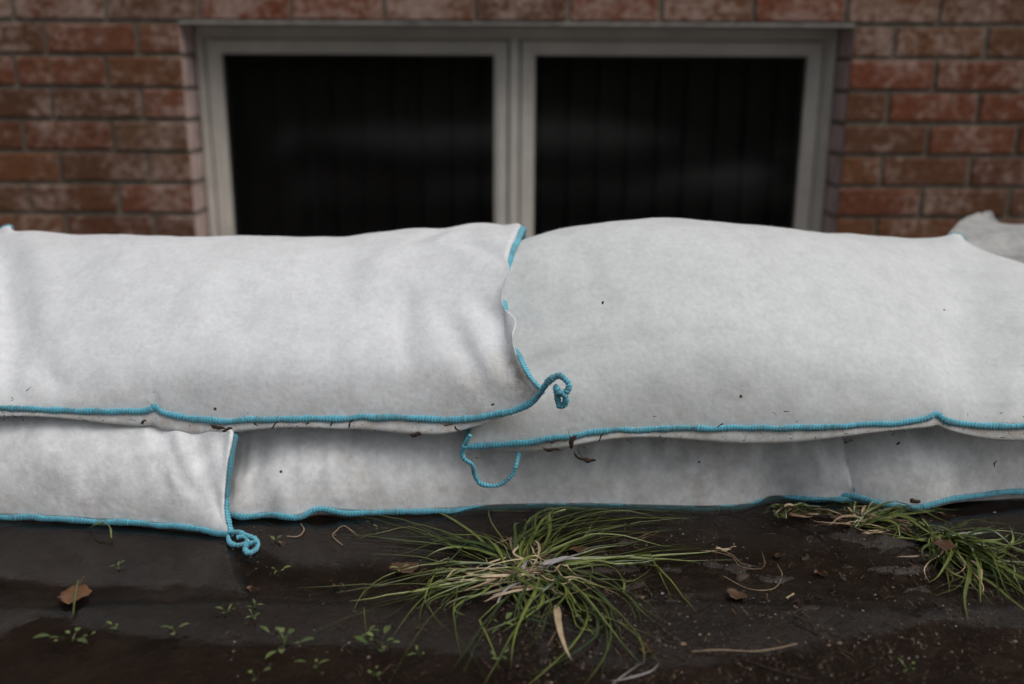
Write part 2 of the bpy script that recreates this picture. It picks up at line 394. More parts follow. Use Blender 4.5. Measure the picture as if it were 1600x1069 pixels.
# ------------------------------------------------------------------ ground and water
def mud_z(x, y):
    z = -0.0125 + 0.008 * noise.fractal(Vector((x * 5, y * 5, 3.1)), 1.0, 2.0, 4) + 0.004 * noise.noise(Vector((x * 30, y * 30, 0)))
    # raised silt in the middle and at right where the grass is rooted
    for (cx, cy, rx, ry, h) in ((0.03, 0.90, 0.10, 0.08, 0.012), (0.40, 0.93, 0.2, 0.10, 0.010), (0.25, 0.80, 0.25, 0.10, 0.007), (-0.25, .9, .12, .06, .004)):
        z += h * math.exp(-((x - cx) / rx) ** 2 - ((y - cy) / ry) ** 2)
    z += 0.0024 * max(0.0, noise.fractal(Vector((x * 38, y * 52, 8)), 0.9, 2.0, 4) - .10) * (1.6 if x > 0 else .5) / (.4) * (1 if .7 < y < 1.02 else 0)
    return z
def axis(lo, hi, fine_lo, fine_hi, step, n=22):
    a = list(np.arange(fine_lo, fine_hi, step))
    g = (np.geomspace(1, 1 + (fine_lo - lo), n) - 1)[1:]; h = (np.geomspace(1, 1 + (hi - fine_hi), n) - 1)
    return sorted([fine_lo - q for q in g]) + a + [fine_hi + q for q in h]
xs = axis(-120, 120, -0.9, 0.9, 0.006); ys = axis(-120, 120, 0.55, 1.3, 0.006)
V = [(x, y, mud_z(x, y)) for y in ys for x in xs]; nx = len(xs)
F = [(j * nx + i, j * nx + i + 1, (j + 1) * nx + i + 1, (j + 1) * nx + i) for j in range(len(ys) - 1) for i in range(nx - 1)]
tag(mesh_obj('ground', V, F, MUD), kind='structure')
V = [(-120, -120, 0), (120, -120, 0), (120, 120, 0), (-120, 120, 0)]
tag(mesh_obj('water', V, [(0, 1, 2, 3)], WATER, smooth=False), kind='structure')

V, F = [], []  # unseen leafy screen added behind the camera to block light from the low sky
hr = random.Random(3)
for i in range(9000):
    x = hr.uniform(-9, 9); z = hr.uniform(0, 1.5) ; y = -4.2 + 0.5 * noise.noise(Vector((x * 1.1, z * 1.4, 2))) + hr.uniform(-.25, .25)
    z += 0.35 * noise.noise(Vector((x * .8, 0, 7)))
    a, b_ = hr.uniform(0, 6.28), hr.uniform(-1, 1); r = hr.uniform(.07, .16); k = len(V)
    d1 = Vector((math.cos(a), .4 * math.sin(a * 3), math.sin(a))) * r; d2 = Vector((-math.sin(a), b_, math.cos(a))) * r * .6; c = Vector((x, y, z))
    V += [c - d1, c + d2, c + d1, c - d2]; F.append((k, k + 1, k + 2, k + 3))
k = len(V); V += [(-9, -4.6, -.1), (9, -4.6, -.1), (9, -4.6, 1.4), (-9, -4.6, 1.4)]; F.append((k, k + 1, k + 2, k + 3))
tag(mesh_obj('sky_blocker_hedge', V, F, GRASS, None, False, loc=(0, -4.3, 0)), 'unseen dark green hedge across the yard facing the window', 'sky_blocker_hedge')

# ------------------------------------------------------------------ sandbags
def tube(path, rad, nseg=8, stitch=0.003, depth=0.15, flat=1.0, jitter=0.0):
    """stitched cord along path (n x 3): returns verts, faces, stitch attribute"""
    L = np.r_[0, np.cumsum(np.linalg.norm(np.diff(path, axis=0), axis=1))]
    n = max(8, int(L[-1] / (stitch / 4)))
    P = np.stack([np.interp(np.linspace(0, L[-1], n), L, path[:, k]) for k in range(3)], 1)
    T = np.gradient(P, axis=0); T /= (np.linalg.norm(T, axis=1)[:, None] + 1e-12)
    up = np.array([0, 0, 1.0]); V, A = [], []
    ref = np.cross(T[0], up); 
    if np.linalg.norm(ref) < 0.2: ref = np.array([0, -1.0, 0])
    ref /= np.linalg.norm(ref)
    for i in range(n):
        ref = ref - T[i] * ref.dot(T[i]); ref /= np.linalg.norm(ref) + 1e-12
        b = np.cross(T[i], ref)
        s = i * L[-1] / (n - 1)
        rr = rad * (1 + jitter * noise.noise(Vector((s * 60, 0.3, 1.7))) + jitter * noise.noise(Vector((s * 400, P[i][0] * 50, 1.7))))
        for k in range(nseg):
            a = 2 * math.pi * k / nseg
            w_ = 0.5 + 0.5 * math.sin(2 * math.pi * s / stitch + 2 * abs(((k / nseg * 2) % 2) - 1) * math.pi)
            r = rr * (1 - depth + 2 * depth * w_) * 1.0
            V.append(P[i] + ref * math.cos(a) * r * flat + b * math.sin(a) * r); A.append(w_)
    F = [(i * nseg + k, i * nseg + (k + 1) % nseg, (i + 1) * nseg + (k + 1) % nseg, (i + 1) * nseg + k) for i in range(n - 1) for k in range(nseg)]
    F.append(list(range(nseg))[::-1]); F.append([(n - 1) * nseg + k for k in range(nseg)])
    return V, F, A

BAGS = {}
def make_bag(label, front, back, left, right, H, mat, pt=2.3, qt=0.55, ps=5.0, qs=0.55, Hb=0.02, zmin=-0.02, belly=0.014, ebelly=0.012,
             pucker=(0.003, 28, 0.12), und=0.004, creases=(), seed=0, fuzz=900, sil=None, under=None, tuck=(), seam_mat=None, NU=230, NT=110, dirt=None, srad=0.0034, group='sandbags stacked in front of the window'):
    C = [catmull(c, 260) for c in (front, back, left, right)]
    us = 0.5 - 0.5 * np.cos(np.pi * np.linspace(0, 1, NU)); us = 0.55 * us + 0.45 * np.linspace(0, 1, NU)
    ts = 0.5 - 0.5 * np.cos(np.pi * np.linspace(0, 1, NT)); 
    Fr, Bk = resample(C[0], us), resample(C[1], us); Lf, Rt = resample(C[2], ts), resample(C[3], ts)
    s = us[:, None, None]; t = ts[None, :, None]
    # small notches of the front seam stay local to the seam
    kk = 31; ker = np.hanning(kk + 2)[1:-1]; ker /= ker.sum()
    def smooth_edge(E):
        Q = np.stack([np.convolve(np.r_[2 * E[0, k] - E[1:kk // 2 + 1, k][::-1], E[:, k], 2 * E[-1, k] - E[-kk // 2:-1, k][::-1]], ker, 'valid')[:NU] for k in range(3)], 1)
        Q[0], Q[-1] = E[0], E[-1]; return Q
    Frs, Bks = smooth_edge(Fr), smooth_edge(Bk); Fr0, Bk0 = Fr, Bk
    dev = (Fr0 - Frs)[:, None] * np.exp(-t / 0.045) + (Bk0 - Bks)[:, None] * np.exp(-(1 - t) / 0.07); Fr, Bk = Frs, Bks
    g = lambda q: np.exp(-q / 0.20) * (1 - q)          # the shape of an end only reaches a little way into the bag
    lineL = (1 - t) * Lf[0] + t * Lf[-1]; lineR = (1 - t) * Rt[0] + t * Rt[-1]
    P = (1 - t) * Fr[:, None] + t * Bk[:, None] + (Lf[None] - lineL) * g(s) + (Rt[None] - lineR) * g(1 - s) + dev
    Fr, Bk = Fr0, Bk0
    U, Tt = np.meshgrid(us, ts, indexing='ij')
    wt = np.clip(1 - np.abs(2 * Tt - 1) ** pt, 0, 1) ** qt
    ws = np.clip(1 - np.abs(2 * U - 1) ** ps, 0, 1) ** qs
    Hs = np.interp(U, [h[0] for h in H], [h[1] for h in H])
    # smooth the height table
    k = np.ones(15) / 15; Hline = np.convolve(np.pad(Hs[:, 0], 7, 'edge'), k, 'valid'); Hs = np.repeat(Hline[:, None], NT, 1)
    def bel(x): return np.exp(-((x - 0.085) / 0.075) ** 2) * (1 - np.exp(-x / 0.015))
    tw = sum([np.exp(-((Tt - c_) / w_) ** 2) * a_ for c_, w_, a_ in tuck]) if tuck else 0 * Tt
    def sheet(Hs):
        top = P.copy(); top[..., 2] += Hs * wt * ws
        top[..., 1] += (-belly * bel(Tt) + belly * bel(1 - Tt)) * np.clip(ws, 0, 1)
        top[..., 0] += (-ebelly * bel(U * 2) + ebelly * bel((1 - U) * 2)) * wt
        q_ = (1 - U) * 0.85; top[..., 0] += tw * 0.016 * (1 - np.exp(-q_ / .006)) * np.exp(-(q_ / .045) ** 2); top[..., 2] += tw * 0.006 * (1 - np.exp(-q_ / .006)) * np.exp(-(q_ / .05) ** 2)
        return top
    top = sheet(Hs)
    if sil:                                    # measured height of the crest along the bag
        h = Hs[:, 0].copy(); sx, sy = [a for a, _ in sil], [b for _, b in sil]
        for it in range(14):
            top = sheet(np.repeat(h[:, None], NT, 1)); X2, Y2 = proj(top)
            jm = np.argmin(Y2, 1); ii = np.arange(NU); xm_, ym_ = X2[ii, jm], Y2[ii, jm]
            dh = (ym_ - np.interp(xm_, sx, sy)) / FPX * top[ii, jm, 1] * 1.02
            wgt = np.clip(ws[:, 0] * 1.2, 0, 1); h += np.clip(dh, -.05, .05) * wgt * 0.8
            h = np.clip(h, 0.02, 0.24); h = np.convolve(np.pad(h, 5, 'edge'), np.ones(11) / 11, 'valid')
        Hs = np.repeat(h[:, None], NT, 1); top = sheet(Hs)
    bot = P.copy(); bz = bot[..., 2] - Hb * (1 - np.exp(-Tt * 0.42 / 0.007)) * (np.clip(1 - np.abs(2 * Tt - 1) ** 30, 0, 1) ** 0.5) * (np.clip(1 - np.abs(2 * U - 1) ** 20, 0, 1) ** 0.5) * (1 + 0.25 * np.sin(P[..., 0] * 23 + seed * 2))
    bot[..., 2] = np.maximum(bz, zmin) if zmin is not None else bz
    bot[..., 1] += (-0.012 if zmin is None else -.003) * np.exp(-((Tt - .03) / .03) ** 2)*(1-np.exp(-Tt/.008))*np.clip((1-U)*9-.35,0,1)*np.clip(U*9-.35,0,1)
    bmp = lambda q: (1 - np.exp(-q / .004)) * np.exp(-q / .14)
    bot[..., 0] += 0.004 * (bmp(U) - bmp(1 - U)) * np.clip(np.minimum(Tt, 1 - Tt) * 10 - .2, 0, 1)
    # normals of the top sheet
    du = np.gradient(top, axis=0); dt = np.gradient(top, axis=1)
    Nn = np.cross(du, dt); Nn /= (np.linalg.norm(Nn, axis=2)[..., None] + 1e-12)
    Lx = np.linalg.norm(Fr[-1] - Fr[0]); Ly = 0.42
    D = np.zeros((NU, NT))
    A, fq, lam = pucker
    edge = np.minimum(np.minimum(Tt, 1 - Tt) * Ly, np.minimum(U, 1 - U) * Lx)
    fade = 1 - np.exp(-(edge / 0.012) ** 1.5)
    for i in range(NU):
        for j in range(NT):
            p = top[i, j]
            D[i, j] = und * noise.noise(Vector((p[0] * 9 + seed, p[1] * 9, p[2] * 9))) + und * 0.45 * noise.noise(Vector((p[0] * 26 + seed, p[1] * 22, p[2] * 22 + 5)))
            q = A * (noise.noise(Vector((p[0] * fq + seed * 3, p[1] * 5, p[2] * 5))) + 0.5 * noise.noise(Vector((p[0] * fq * 2.1 + seed * 3, p[1] * 9, p[2] * 9 + 2))))
            e = A * 1.2 * noise.noise(Vector((seed * 5.0, p[1] * fq * 1.0, p[2] * fq)))
            D[i, j] += q * math.exp(-Tt[i, j] / lam) * 1.3 + e * math.exp(-min(U[i, j], 1 - U[i, j]) * Lx / 0.05)
    for (s0, t0, s1, t1, wd, dp) in creases:      # soft folds: line from (s0,t0) to (s1,t1), width in metres
        ax, ay, bx, by = s0 * Lx, t0 * Ly, s1 * Lx, t1 * Ly
        vx, vy = bx - ax, by - ay; l2 = vx * vx + vy * vy
        X, Y = U * Lx, Tt * Ly
        h = ((X - ax) * vx + (Y - ay) * vy) / l2
        hc = np.clip(h, 0, 1)
        dist = ((X - ax - hc * vx) * (-vy) + (Y - ay - hc * vy) * vx) / math.sqrt(l2)
        rad_ = np.sqrt((X - ax - hc * vx) ** 2 + (Y - ay - hc * vy) ** 2)
        taper = np.sin(np.clip(h * 0.86 + 0.12, 0, 1) * np.pi)
        D += -dp * np.exp(-(rad_ / wd) ** 2) * taper + dp * 0.55 * np.exp(-((dist - 1.7 * wd) / wd) ** 2) * taper * np.exp(-((h - hc) * 3) ** 2)
    top = top + Nn * (D * fade)[..., None]
    if under is not None:                      # lies beneath another bag: pressed down where that bag rests on it
        hm = {}
        for p in under.reshape(-1, 3):
            q = (int(math.floor(p[0] / .005)), int(math.floor(p[1] / .005))); hm[q] = max(hm.get(q, -9), p[2])
        near = top[..., 0] < under[..., 0].max() + .01
        for a_, b_ in zip(*np.where(near)):
            p = top[a_, b_]; cx_, cy_ = int(math.floor(p[0] / .005)), int(math.floor(p[1] / .005))
            vals = [hm[(cx_ + m_, cy_ + n_)] for m_ in (-1, 0, 1) for n_ in (-1, 0, 1) if (cx_ + m_, cy_ + n_) in hm]
            if len(vals) >= 6: top[a_, b_, 2] = min(p[2], min(vals) - .004)
    # dirt mask: along the front seam and at corners
    dz = (0.30 if zmin is None else 0.40) * np.exp(-Tt * Ly / (0.010 if zmin is None else 0.011)) 
    if dirt:
        for (ds, dt_, dr, da) in dirt: dz = np.maximum(dz, da * np.exp(-(((U - ds) * Lx) ** 2 + ((Tt - dt_) * Ly) ** 2) / dr ** 2))
    cen = P.mean((0, 1)); base = Vector((cen[0], cen[1], max(0.0, top[..., 2].min())))
    root = tag(empty('sandbag', base), label, 'sandbag', group)
    Vv = np.vstack([top.reshape(-1, 3), bot.reshape(-1, 3)]); nb = NU * NT
    idx = np.arange(NU * NT).reshape(NU, NT)
    a, b, c, d = idx[:-1, :-1].ravel(), idx[1:, :-1].ravel(), idx[1:, 1:].ravel(), idx[:-1, 1:].ravel()
    Fc = np.vstack([np.stack([a, b, c, d], 1), np.stack([a + nb, d + nb, c + nb, b + nb], 1)])
    # weld the shared border by duplicate indices
    border = np.zeros((NU, NT), bool); border[0] = border[-1] = True; border[:, 0] = border[:, -1] = True
    bi = idx[border]; remap = np.arange(2 * nb); remap[bi + nb] = bi; Fc = remap[Fc]
    dirt_attr = np.r_[dz.ravel(), (0.75 * np.exp(-Tt * Ly / 0.04) + 0.1).ravel()]
    mesh_obj('fabric', Vv, Fc, mat, root, attrs={'dirt': dirt_attr})
    # overlocked seam round the edge
    loop = np.vstack([Fr, Rt[1:], Bk[::-1][1:], Lf[::-1][1:]])
    cen2 = loop.mean(0); out = loop - cen2; out[:, 2] = 0
    # outward = mostly perpendicular to edge
    off = np.zeros_like(loop); nf, nr, nb_ = len(Fr), len(Rt) - 1, len(Bk) - 1
    off[:nf, 1] = -1; off[nf:nf + nr, 0] = 1; off[nf + nr:nf + nr + nb_, 1] = 1; off[nf + nr + nb_:, 0] = -1
    wob = np.array([[0, 0.0012 * noise.noise(Vector((p[0] * 40, p[1] * 40, seed))), 0.0022 * noise.noise(Vector((p[0] * 38, p[1] * 38, seed + 4.0)))] for p in loop])
    loop = loop + off * 0.0022 + wob
    if tuck:                                   # where cloth folds over the edge the seam is drawn in beneath it
        tq = tw[0][1:]; loop[nf:nf + nr, 2] -= 0.026 * tq; loop[nf:nf + nr, 0] -= 0.002 * tq
    Vs, Fs, As = tube(loop, srad, 8, 0.0032, 0.045, 0.5, 0.25)
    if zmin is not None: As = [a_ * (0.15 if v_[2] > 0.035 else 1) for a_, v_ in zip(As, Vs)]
    mesh_obj('seam_stitching', Vs, Fs, seam_mat or THREAD, root, attrs={'stitch': As})
    # nap of loose fibres
    if fuzz:
        fv, ff = [], []
        rng = random.Random(seed)
        for _ in range(fuzz):
            i = rng.randrange(2, NU - 2); j = min(NT - 3, max(2, int(abs(rng.gauss(0.38, 0.16)) * NT)))
            p = top[i, j]; n = Nn[i, j]
            d1 = np.array([rng.gauss(0, 1), rng.gauss(0, 1), rng.gauss(0, 0.6)]); d1 -= n * d1.dot(n); d1 /= np.linalg.norm(d1) + 1e-9
            ln = rng.uniform(0.002, 0.007); hh = rng.uniform(0.0005, 0.0028); sd = np.cross(n, d1) * 0.00010
            p0 = p - n * 0.0002; p1 = p + d1 * ln * .5 + n * hh; p2 = p + d1 * ln + n * hh * rng.uniform(0.2, 1.3)
            k0 = len(fv); fv += [p0 - sd, p0 + sd, p1 + sd, p1 - sd, p2]
            ff += [(k0, k0 + 1, k0 + 2, k0 + 3), (k0 + 3, k0 + 2, k0 + 4)]
        tag(mesh_obj('fibre_fuzz', fv, ff, mat, root, attrs={'dirt': np.zeros(len(fv))}), kind='stuff')
    return root, top, Nn, us, ts
def curl(root, pts, rad=0.0026, name='thread_tail'):
    P = catmull([at(*p) for p in pts], 240)
    Vs, Fs, As = tube(P, rad, 8, 0.0036, 0.14, 1.0, 0.3)
    return mesh_obj(name, Vs, Fs, THREAD, root, attrs={'stitch': As})

W = lambda *p: Vector(p)
# lower left bag
ll, LLt, LLn, _, _ = make_bag('lower left damp white sandbag with blue thread tail at its corner in the water',
    [gr(-330, 800, .004), gr(-150, 802, .004), gr(0, 806, .004), gr(110, 811, .004), gr(220, 817, .004), gr(300, 825, .004), gr(359, 833, .004)],
    [W(-.76, 1.38, .03), W(-.3, 1.36, .03)],
    [gr(-330, 800, .004), W(-.78, 1.1, .06), W(-.76, 1.38, .03)],
    [gr(359, 833, .004), at(352, 800, .952), at(353, 765, .962), at(358, 720, .975), at(366, 680, .995), at(369, 660, 1.04), W(-.31, 1.2, .12), W(-.3, 1.36, .03)],
    [(0, .125), (.6, .125), (.8, .105), (.93, .07), (1, .05)], FAB_B, seed=1, zmin=-.015, belly=.006, ebelly=.006, pt=2.6, qt=.50, pucker=(.003, 30, .10),
    creases=[(.985, .03, .86, .24, .012, 0.0036), (.95, .02, .80, .16, .008, 0.0024), (.99, .10, .92, .34, .010, 0.0024), (.86, .02, .80, .2, .010, 0.0018)], fuzz=300)
def curl_w(root, pts, rad):
    P = catmull([gr(*p) for p in pts], 240); Vs, Fs, As = tube(P, rad, 8, .0036, .14, 1.0, .3)
    return mesh_obj('thread_tail', Vs, Fs, THREAD, root, attrs={'stitch': As})
curl_w(ll, [(358, 832, .006), (372, 832, .009), (386, 837, .010), (399, 842, .007), (403, 850, .004), (398, 860, .003), (387, 864, .003), (383, 856, .005), (391, 849, .009), (401, 846, .011)], .0024)
curl_w(ll, [(356, 838, .004), (360, 849, .003), (374, 852, .004), (386, 847, .006), (381, 839, .009), (370, 840, .008)], .0023)
# lower middle bag
lm, LMt, LMn, _, _ = make_bag('lower middle sandbag, long and grey with gathered front, between two others',
    [gr(352, 800, .006), gr(380, 806, .004), gr(420, 803, .005), gr(445, 807, .004), gr(470, 806, .004), gr(497, 795, .010), gr(540, 799, .006), gr(610, 800, .004), gr(690, 797, .004), gr(760, 793, -.003), gr(900, 790, -.003),
     gr(1000, 792, -.003), gr(1100, 794, -.003), gr(1170, 790, -.003), gr(1210, 778, -.003), gr(1270, 779, .003), gr(1336, 780, .004)],
    [W(-.32, 1.4, .03), W(.40, 1.4, .03)],
    [gr(352, 800, .006), at(355,760,1.03), at(362,700,1.05), W(-.345, 1.12, .07), W(-.33, 1.25, .07), W(-.32, 1.4, .03)],
    [gr(1336, 780, .004), at(1330, 755, 1.035), at(1318, 715, 1.06), at(1310, 685, 1.08), W(.395, 1.25, .10), W(.40, 1.4, .03)],
    [(0, .12), (.3, .122), (.7, .125), (.9, .124), (1, .115)], FAB_B, seed=2, zmin=-.015, belly=.007, pt=2.6, qt=.50, pucker=(.0065, 40, .22),
    creases=[(.55, .02, .57, .22, .008, 0.0068), (.60, .02, .61, .25, .007, 0.0068), (.66, .02, .66, .22, .008, 0.0076), (.71, .02, .70, .22, .008, 0.0068), (.50, .02, .53, .20, .008, 0.0051),
             (.77, .02, .75, .26, .009, 0.0068), (.87, .01, .83, .24, .008, 0.0085), (.96, .02, .91, .25, .009, 0.0102), (.40, .02, .42, .18, .008, 0.0051)], fuzz=300,
    dirt=[(.75, .02, .05, .5), (.2, .02, .03, .4)])
# lower right bag
lr, LRt, LRn, _, _ = make_bag('lower right damp sandbag with blue seam curving over the grass',
    [gr(1300, 772, .006), gr(1340, 777, .008), gr(1380, 786, .006), gr(1430, 792, .006), gr(1470, 784, .012), gr(1500, 777, .012), gr(1560, 770, .012), gr(1600, 766, .012), gr(1750, 762, .01), gr(1900, 760, .006)],
    [W(.40, 1.42, .03), W(.95, 1.42, .03)],
    [gr(1300, 772, .006), W(.375, 1.12, .06), W(.385, 1.25, .06), W(.40, 1.42, .03)],
    [gr(1900, 760, .006), W(.93, 1.2, .06), W(.95, 1.42, .03)],
    [(0, .09), (.1, .115), (.4, .125), (1, .11)], FAB_B, seed=3, zmin=-.015, belly=.007, pt=2.6, qt=.50, creases=[(.22, .02, .16, .2, .01, .004)], fuzz=200)
# top left bag
tl, TLt, TLn, _, _ = make_bag('upper left white sandbag, its creased end with a blue thread curl overlapping its neighbour',
    [at(-230, 632, 1.001), at(-100, 635, 1.001), at(0, 637, 1.001), at(100, 640, 1.001), at(200, 643, 1.001), at(232, 640, 1.002), at(243, 634, 1.004), at(256, 644, 1.002), at(290, 652, 1.001), at(345, 656, 0.998), at(450, 654, 0.996), at(540, 654, 0.996),
     at(570, 650, 0.996), at(640, 653, 0.994), at(700, 656, 0.991), at(750, 651, 0.986), at(800, 642, 0.979), at(830, 628, 0.973), at(846, 612, 0.968)],
    [W(-.86, 1.28, .14), at(-40, 392, 1.33), at(13, 354, 1.33), at(60, 385, 1.34), W(-.3, 1.36, .18), W(.01, 1.35, .22)],
    [at(-230, 632, 1.001), W(-.72, 1.08, .15), W(-.82, 1.2, .15), W(-.86, 1.28, .14)],
    [at(846, 612, 0.968), at(822, 584, 0.978), at(802, 540, 1.002), at(790, 500, 1.042), at(785, 455, 1.077), at(793, 410, 1.12), at(804, 380, 1.16), at(816, 357, 1.25), W(.01, 1.35, .22)],
    [(0, .125), (.15, .125), (.6, .132), (.8, .13), (.9, .115), (1, .06)], FAB_L, seed=5, Hb=.022, tuck=((.20, .045, 1.0), (.375, .05, .9)), ebelly=.002, sil=[(-300,420),(-100,385),(-40,375),(0,368),(15,362),(50,359),(75,364),(100,370),(170,367),(300,365),(420,369),(520,370),(620,361),(700,352),(765,346),(790,350),(815,358),(840,370)], zmin=None, belly=.008, pt=2.05, qt=.58, ps=7, pucker=(.0022, 20, .10), und=.004,
creases=[(.975, .03, .945, .30, .018, .007), (.925, .02, .89, .22, .016, .005), (.975, .44, .90, .52, .012, .0045), (.90, .5, .78, .40, .018, .003), (.3, .02, .27, .14, .014, .004), (.97, .70, .86, .64, .014, .004), (.70, .35, .60, .3, .02, .003), (.90, .78, .83, .48, .016, .004), (.83, .30, .80, .06, .014, .004), (.77, .55, .70, .22, .020, .004), (.55, .12, .60, .34, .022, .0035), (.14, .1, .2, .4, .02, .004)], fuzz=1500,
    dirt=[(.978, .05, .024, 1.6), (.90, .02, .025, .6), (.84, .0, .03, .5)])
curl(tl, [(845, 614, 0.962), (852, 602, 0.957), (862, 592, 0.954), (874, 587, 0.952), (884, 594, 0.951), (889, 602, 0.950), (885, 612, 0.950), (873, 615, 0.951), (869, 605, 0.952), (871, 622, 0.953), (875, 634, 0.953), (883, 631, 0.952), (883, 620, 0.949), (874, 612, 0.947)], .0031)
# top right bag
tr, TRt, TRn, _, _ = make_bag('upper right plump white sandbag with a loop of blue thread at its lower left corner',
    [at(728, 697, 0.995), at(770, 694, 0.995), at(830, 689, 0.993), at(880, 682, 0.992), at(930, 675, 0.992), at(1000, 670, 0.992), at(1100, 669, 0.992), at(1200, 668, 0.992), at(1300, 667, 0.992), at(1400, 660, 0.993),
     at(1445, 653, 0.995), at(1462, 646, 0.998), at(1480, 657, 0.995), at(1530, 665, 0.993), at(1600, 665, 0.993), at(1700, 661, 0.995), at(1800, 655, 1.000)],
    [W(-.06, 1.36, .165), W(.3, 1.37, .17), at(1440, 384, 1.34), at(1497, 367, 1.33), at(1540, 400, 1.32), W(.84, 1.27, .14)],
    [at(728, 697, 0.995), at(733, 678, 1.005), at(745, 650, 1.030), at(752, 610, 1.042), W(-.045, 1.15, .20), W(-.06, 1.36, .165)],
    [at(1800, 655, 1.000), W(.70, 1.05, .15), W(.80, 1.2, .15), W(.84, 1.27, .14)],
    [(0, .135), (.1, .135), (.3, .145), (.5, .135), (.75, .12), (1, .10)], FAB_A, seed=4, Hb=.022, under=TLt, sil=[(700,420),(790,385),(815,373),(830,366),(880,355),(950,345),(1000,342),(1100,344),(1160,350),(1240,359),(1300,363),(1380,370),(1430,374),(1470,371),(1495,368),(1515,385),(1560,400),(1600,412),(1700,450),(1900,500)], zmin=None, belly=.008, pt=2.05, qt=.58, ps=4.5, pucker=(.0020, 22, .10), und=.004,
    creases=[(.80, .01, .82, .14, .010, .004)], fuzz=1300, dirt=[(.02, .01, .05, .5)])
curl(tr, [(735, 680, 0.969), (727, 695, 0.972), (722, 708, 0.974), (726, 718, 0.974), (738, 727, 0.979), (742, 742, 0.984), (750, 755, 0.984), (765, 759, 0.984), (782, 757, 0.984), (800, 742, 0.984), (807, 725, 0.986), (811, 706, 1.000), (810, 688, 1.019)], .0023, 'thread_loop')
# grey bags behind at the right, near the wall
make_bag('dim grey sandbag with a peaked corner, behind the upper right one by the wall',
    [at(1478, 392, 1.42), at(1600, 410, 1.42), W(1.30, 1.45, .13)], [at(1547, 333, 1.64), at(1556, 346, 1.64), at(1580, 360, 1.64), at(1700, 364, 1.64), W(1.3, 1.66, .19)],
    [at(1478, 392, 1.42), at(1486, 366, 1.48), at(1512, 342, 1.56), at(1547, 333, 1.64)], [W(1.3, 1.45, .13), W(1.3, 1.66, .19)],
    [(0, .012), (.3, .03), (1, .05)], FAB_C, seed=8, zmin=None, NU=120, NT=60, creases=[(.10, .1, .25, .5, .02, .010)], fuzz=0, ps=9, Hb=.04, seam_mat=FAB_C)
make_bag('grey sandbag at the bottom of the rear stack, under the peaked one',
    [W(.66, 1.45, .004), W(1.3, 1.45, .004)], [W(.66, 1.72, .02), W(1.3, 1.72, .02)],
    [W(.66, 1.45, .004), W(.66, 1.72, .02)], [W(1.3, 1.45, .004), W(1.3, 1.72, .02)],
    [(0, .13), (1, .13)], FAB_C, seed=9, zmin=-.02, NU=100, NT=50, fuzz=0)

# ------------------------------------------------------------------ plants
def blade(V, F, P, w0, twist=0.0, seed=0):
    """one folded grass blade along path P (n x 3)"""
    n = len(P); T = np.gradient(P, axis=0); b0 = len(V)
    for i in range(n):
        t = T[i] / (np.linalg.norm(T[i]) + 1e-9)
        up = np.array([math.sin(twist + seed) * 0.7, math.cos(seed * 2.1) * 0.5, 1.0])
        sd = np.cross(t, up); sd /= np.linalg.norm(sd) + 1e-9
        nn = np.cross(sd, t); u = i / (n - 1)
        w_ = w0 * (0.55 + 0.45 * min(1, u * 5)) * (1 - u ** 2.5) + 0.00008
        V += [tuple(P[i] - sd * w_ + nn * w_ * .5), tuple(P[i]), tuple(P[i] + sd * w_ + nn * w_ * .5)]
    for i in range(n - 1):
        k = b0 + i * 3; F += [(k, k + 1, k + 4, k + 3), (k + 1, k + 2, k + 5, k + 4)]
def px_blades(V, F, paths, count, spread0, spread1, w, rng, zarc=0.012, zend=0.0015, lenv=(0.55, 1.05), thin=0.85):
    """paths: control polylines in the plane of the water; count blades are scattered about each"""
    for pts in paths:
        base = [gr(x, y, 0) for x, y in pts]
        for _ in range(max(1, int(round(count * thin)))):
            f = rng.uniform(*lenv); n = len(base); out = []
            if _ % 4 == 0: lk = (rng.gauss(0, spread1 * 1.2), rng.gauss(0, spread1 * 1.1), rng.gauss(0, .22))
            o0 = Vector((rng.gauss(0, spread0), rng.gauss(0, spread0), 0)); o1 = Vector((lk[0] + rng.gauss(0, spread1 * .45), lk[1] + rng.gauss(0, spread1 * .45), 0))
            bend = rng.gauss(0, spread1 * .8); th = lk[2] + rng.gauss(0, .07 if rng.random() < .82 else .55); bend2 = rng.gauss(0, spread1 * .5)
            C = catmull(base, 60); C = resample(C, np.linspace(0, min(f, 1), 14)); root_ = Vector(C[0])
            za = rng.uniform(0.0, 1.0) ** 2 * zarc * .6; kink = rng.uniform(.45, .9) if rng.random() < .25 else 2; ka = rng.gauss(0, .8)
            q = []; M = Matrix.Rotation(th, 3, 'Z')
            for i in range(14):
                u = i / 13
                p = root_ + M @ (Vector(C[i]) - root_) + o0 * (1 - u) + o1 * u * u + Vector((bend2 * math.sin(u * 6.3), bend * math.sin(u * math.pi), 0))
                if u > kink: p = Vector(q[-1]) + Matrix.Rotation(ka, 3, 'Z') @ (p - pl)
                pl = root_ + M @ (Vector(C[i]) - root_) + o0 * (1 - u) + o1 * u * u + Vector((bend2 * math.sin(u * 6.3), bend * math.sin(u * math.pi), 0))
                p.z = 0.0012 + za * math.sin(min(1, u * 1.15) * math.pi) ** 0.8 + zend * u + 0.0015 * noise.noise(Vector((p.x * 60, p.y * 60, th * 9)))
                p.y = min(p.y, 0.996 - 0.12 * max(0, p.z) + (0.01 if p.x > .4 else 0))
                q.append(tuple(p))
            blade(V, F, np.array(q), w * rng.choice([.35, .5, .7, .9, 1.1, 1.4, 1.9]), rng.uniform(-1, 1), rng.uniform(0, 6))
rng = random.Random(11)
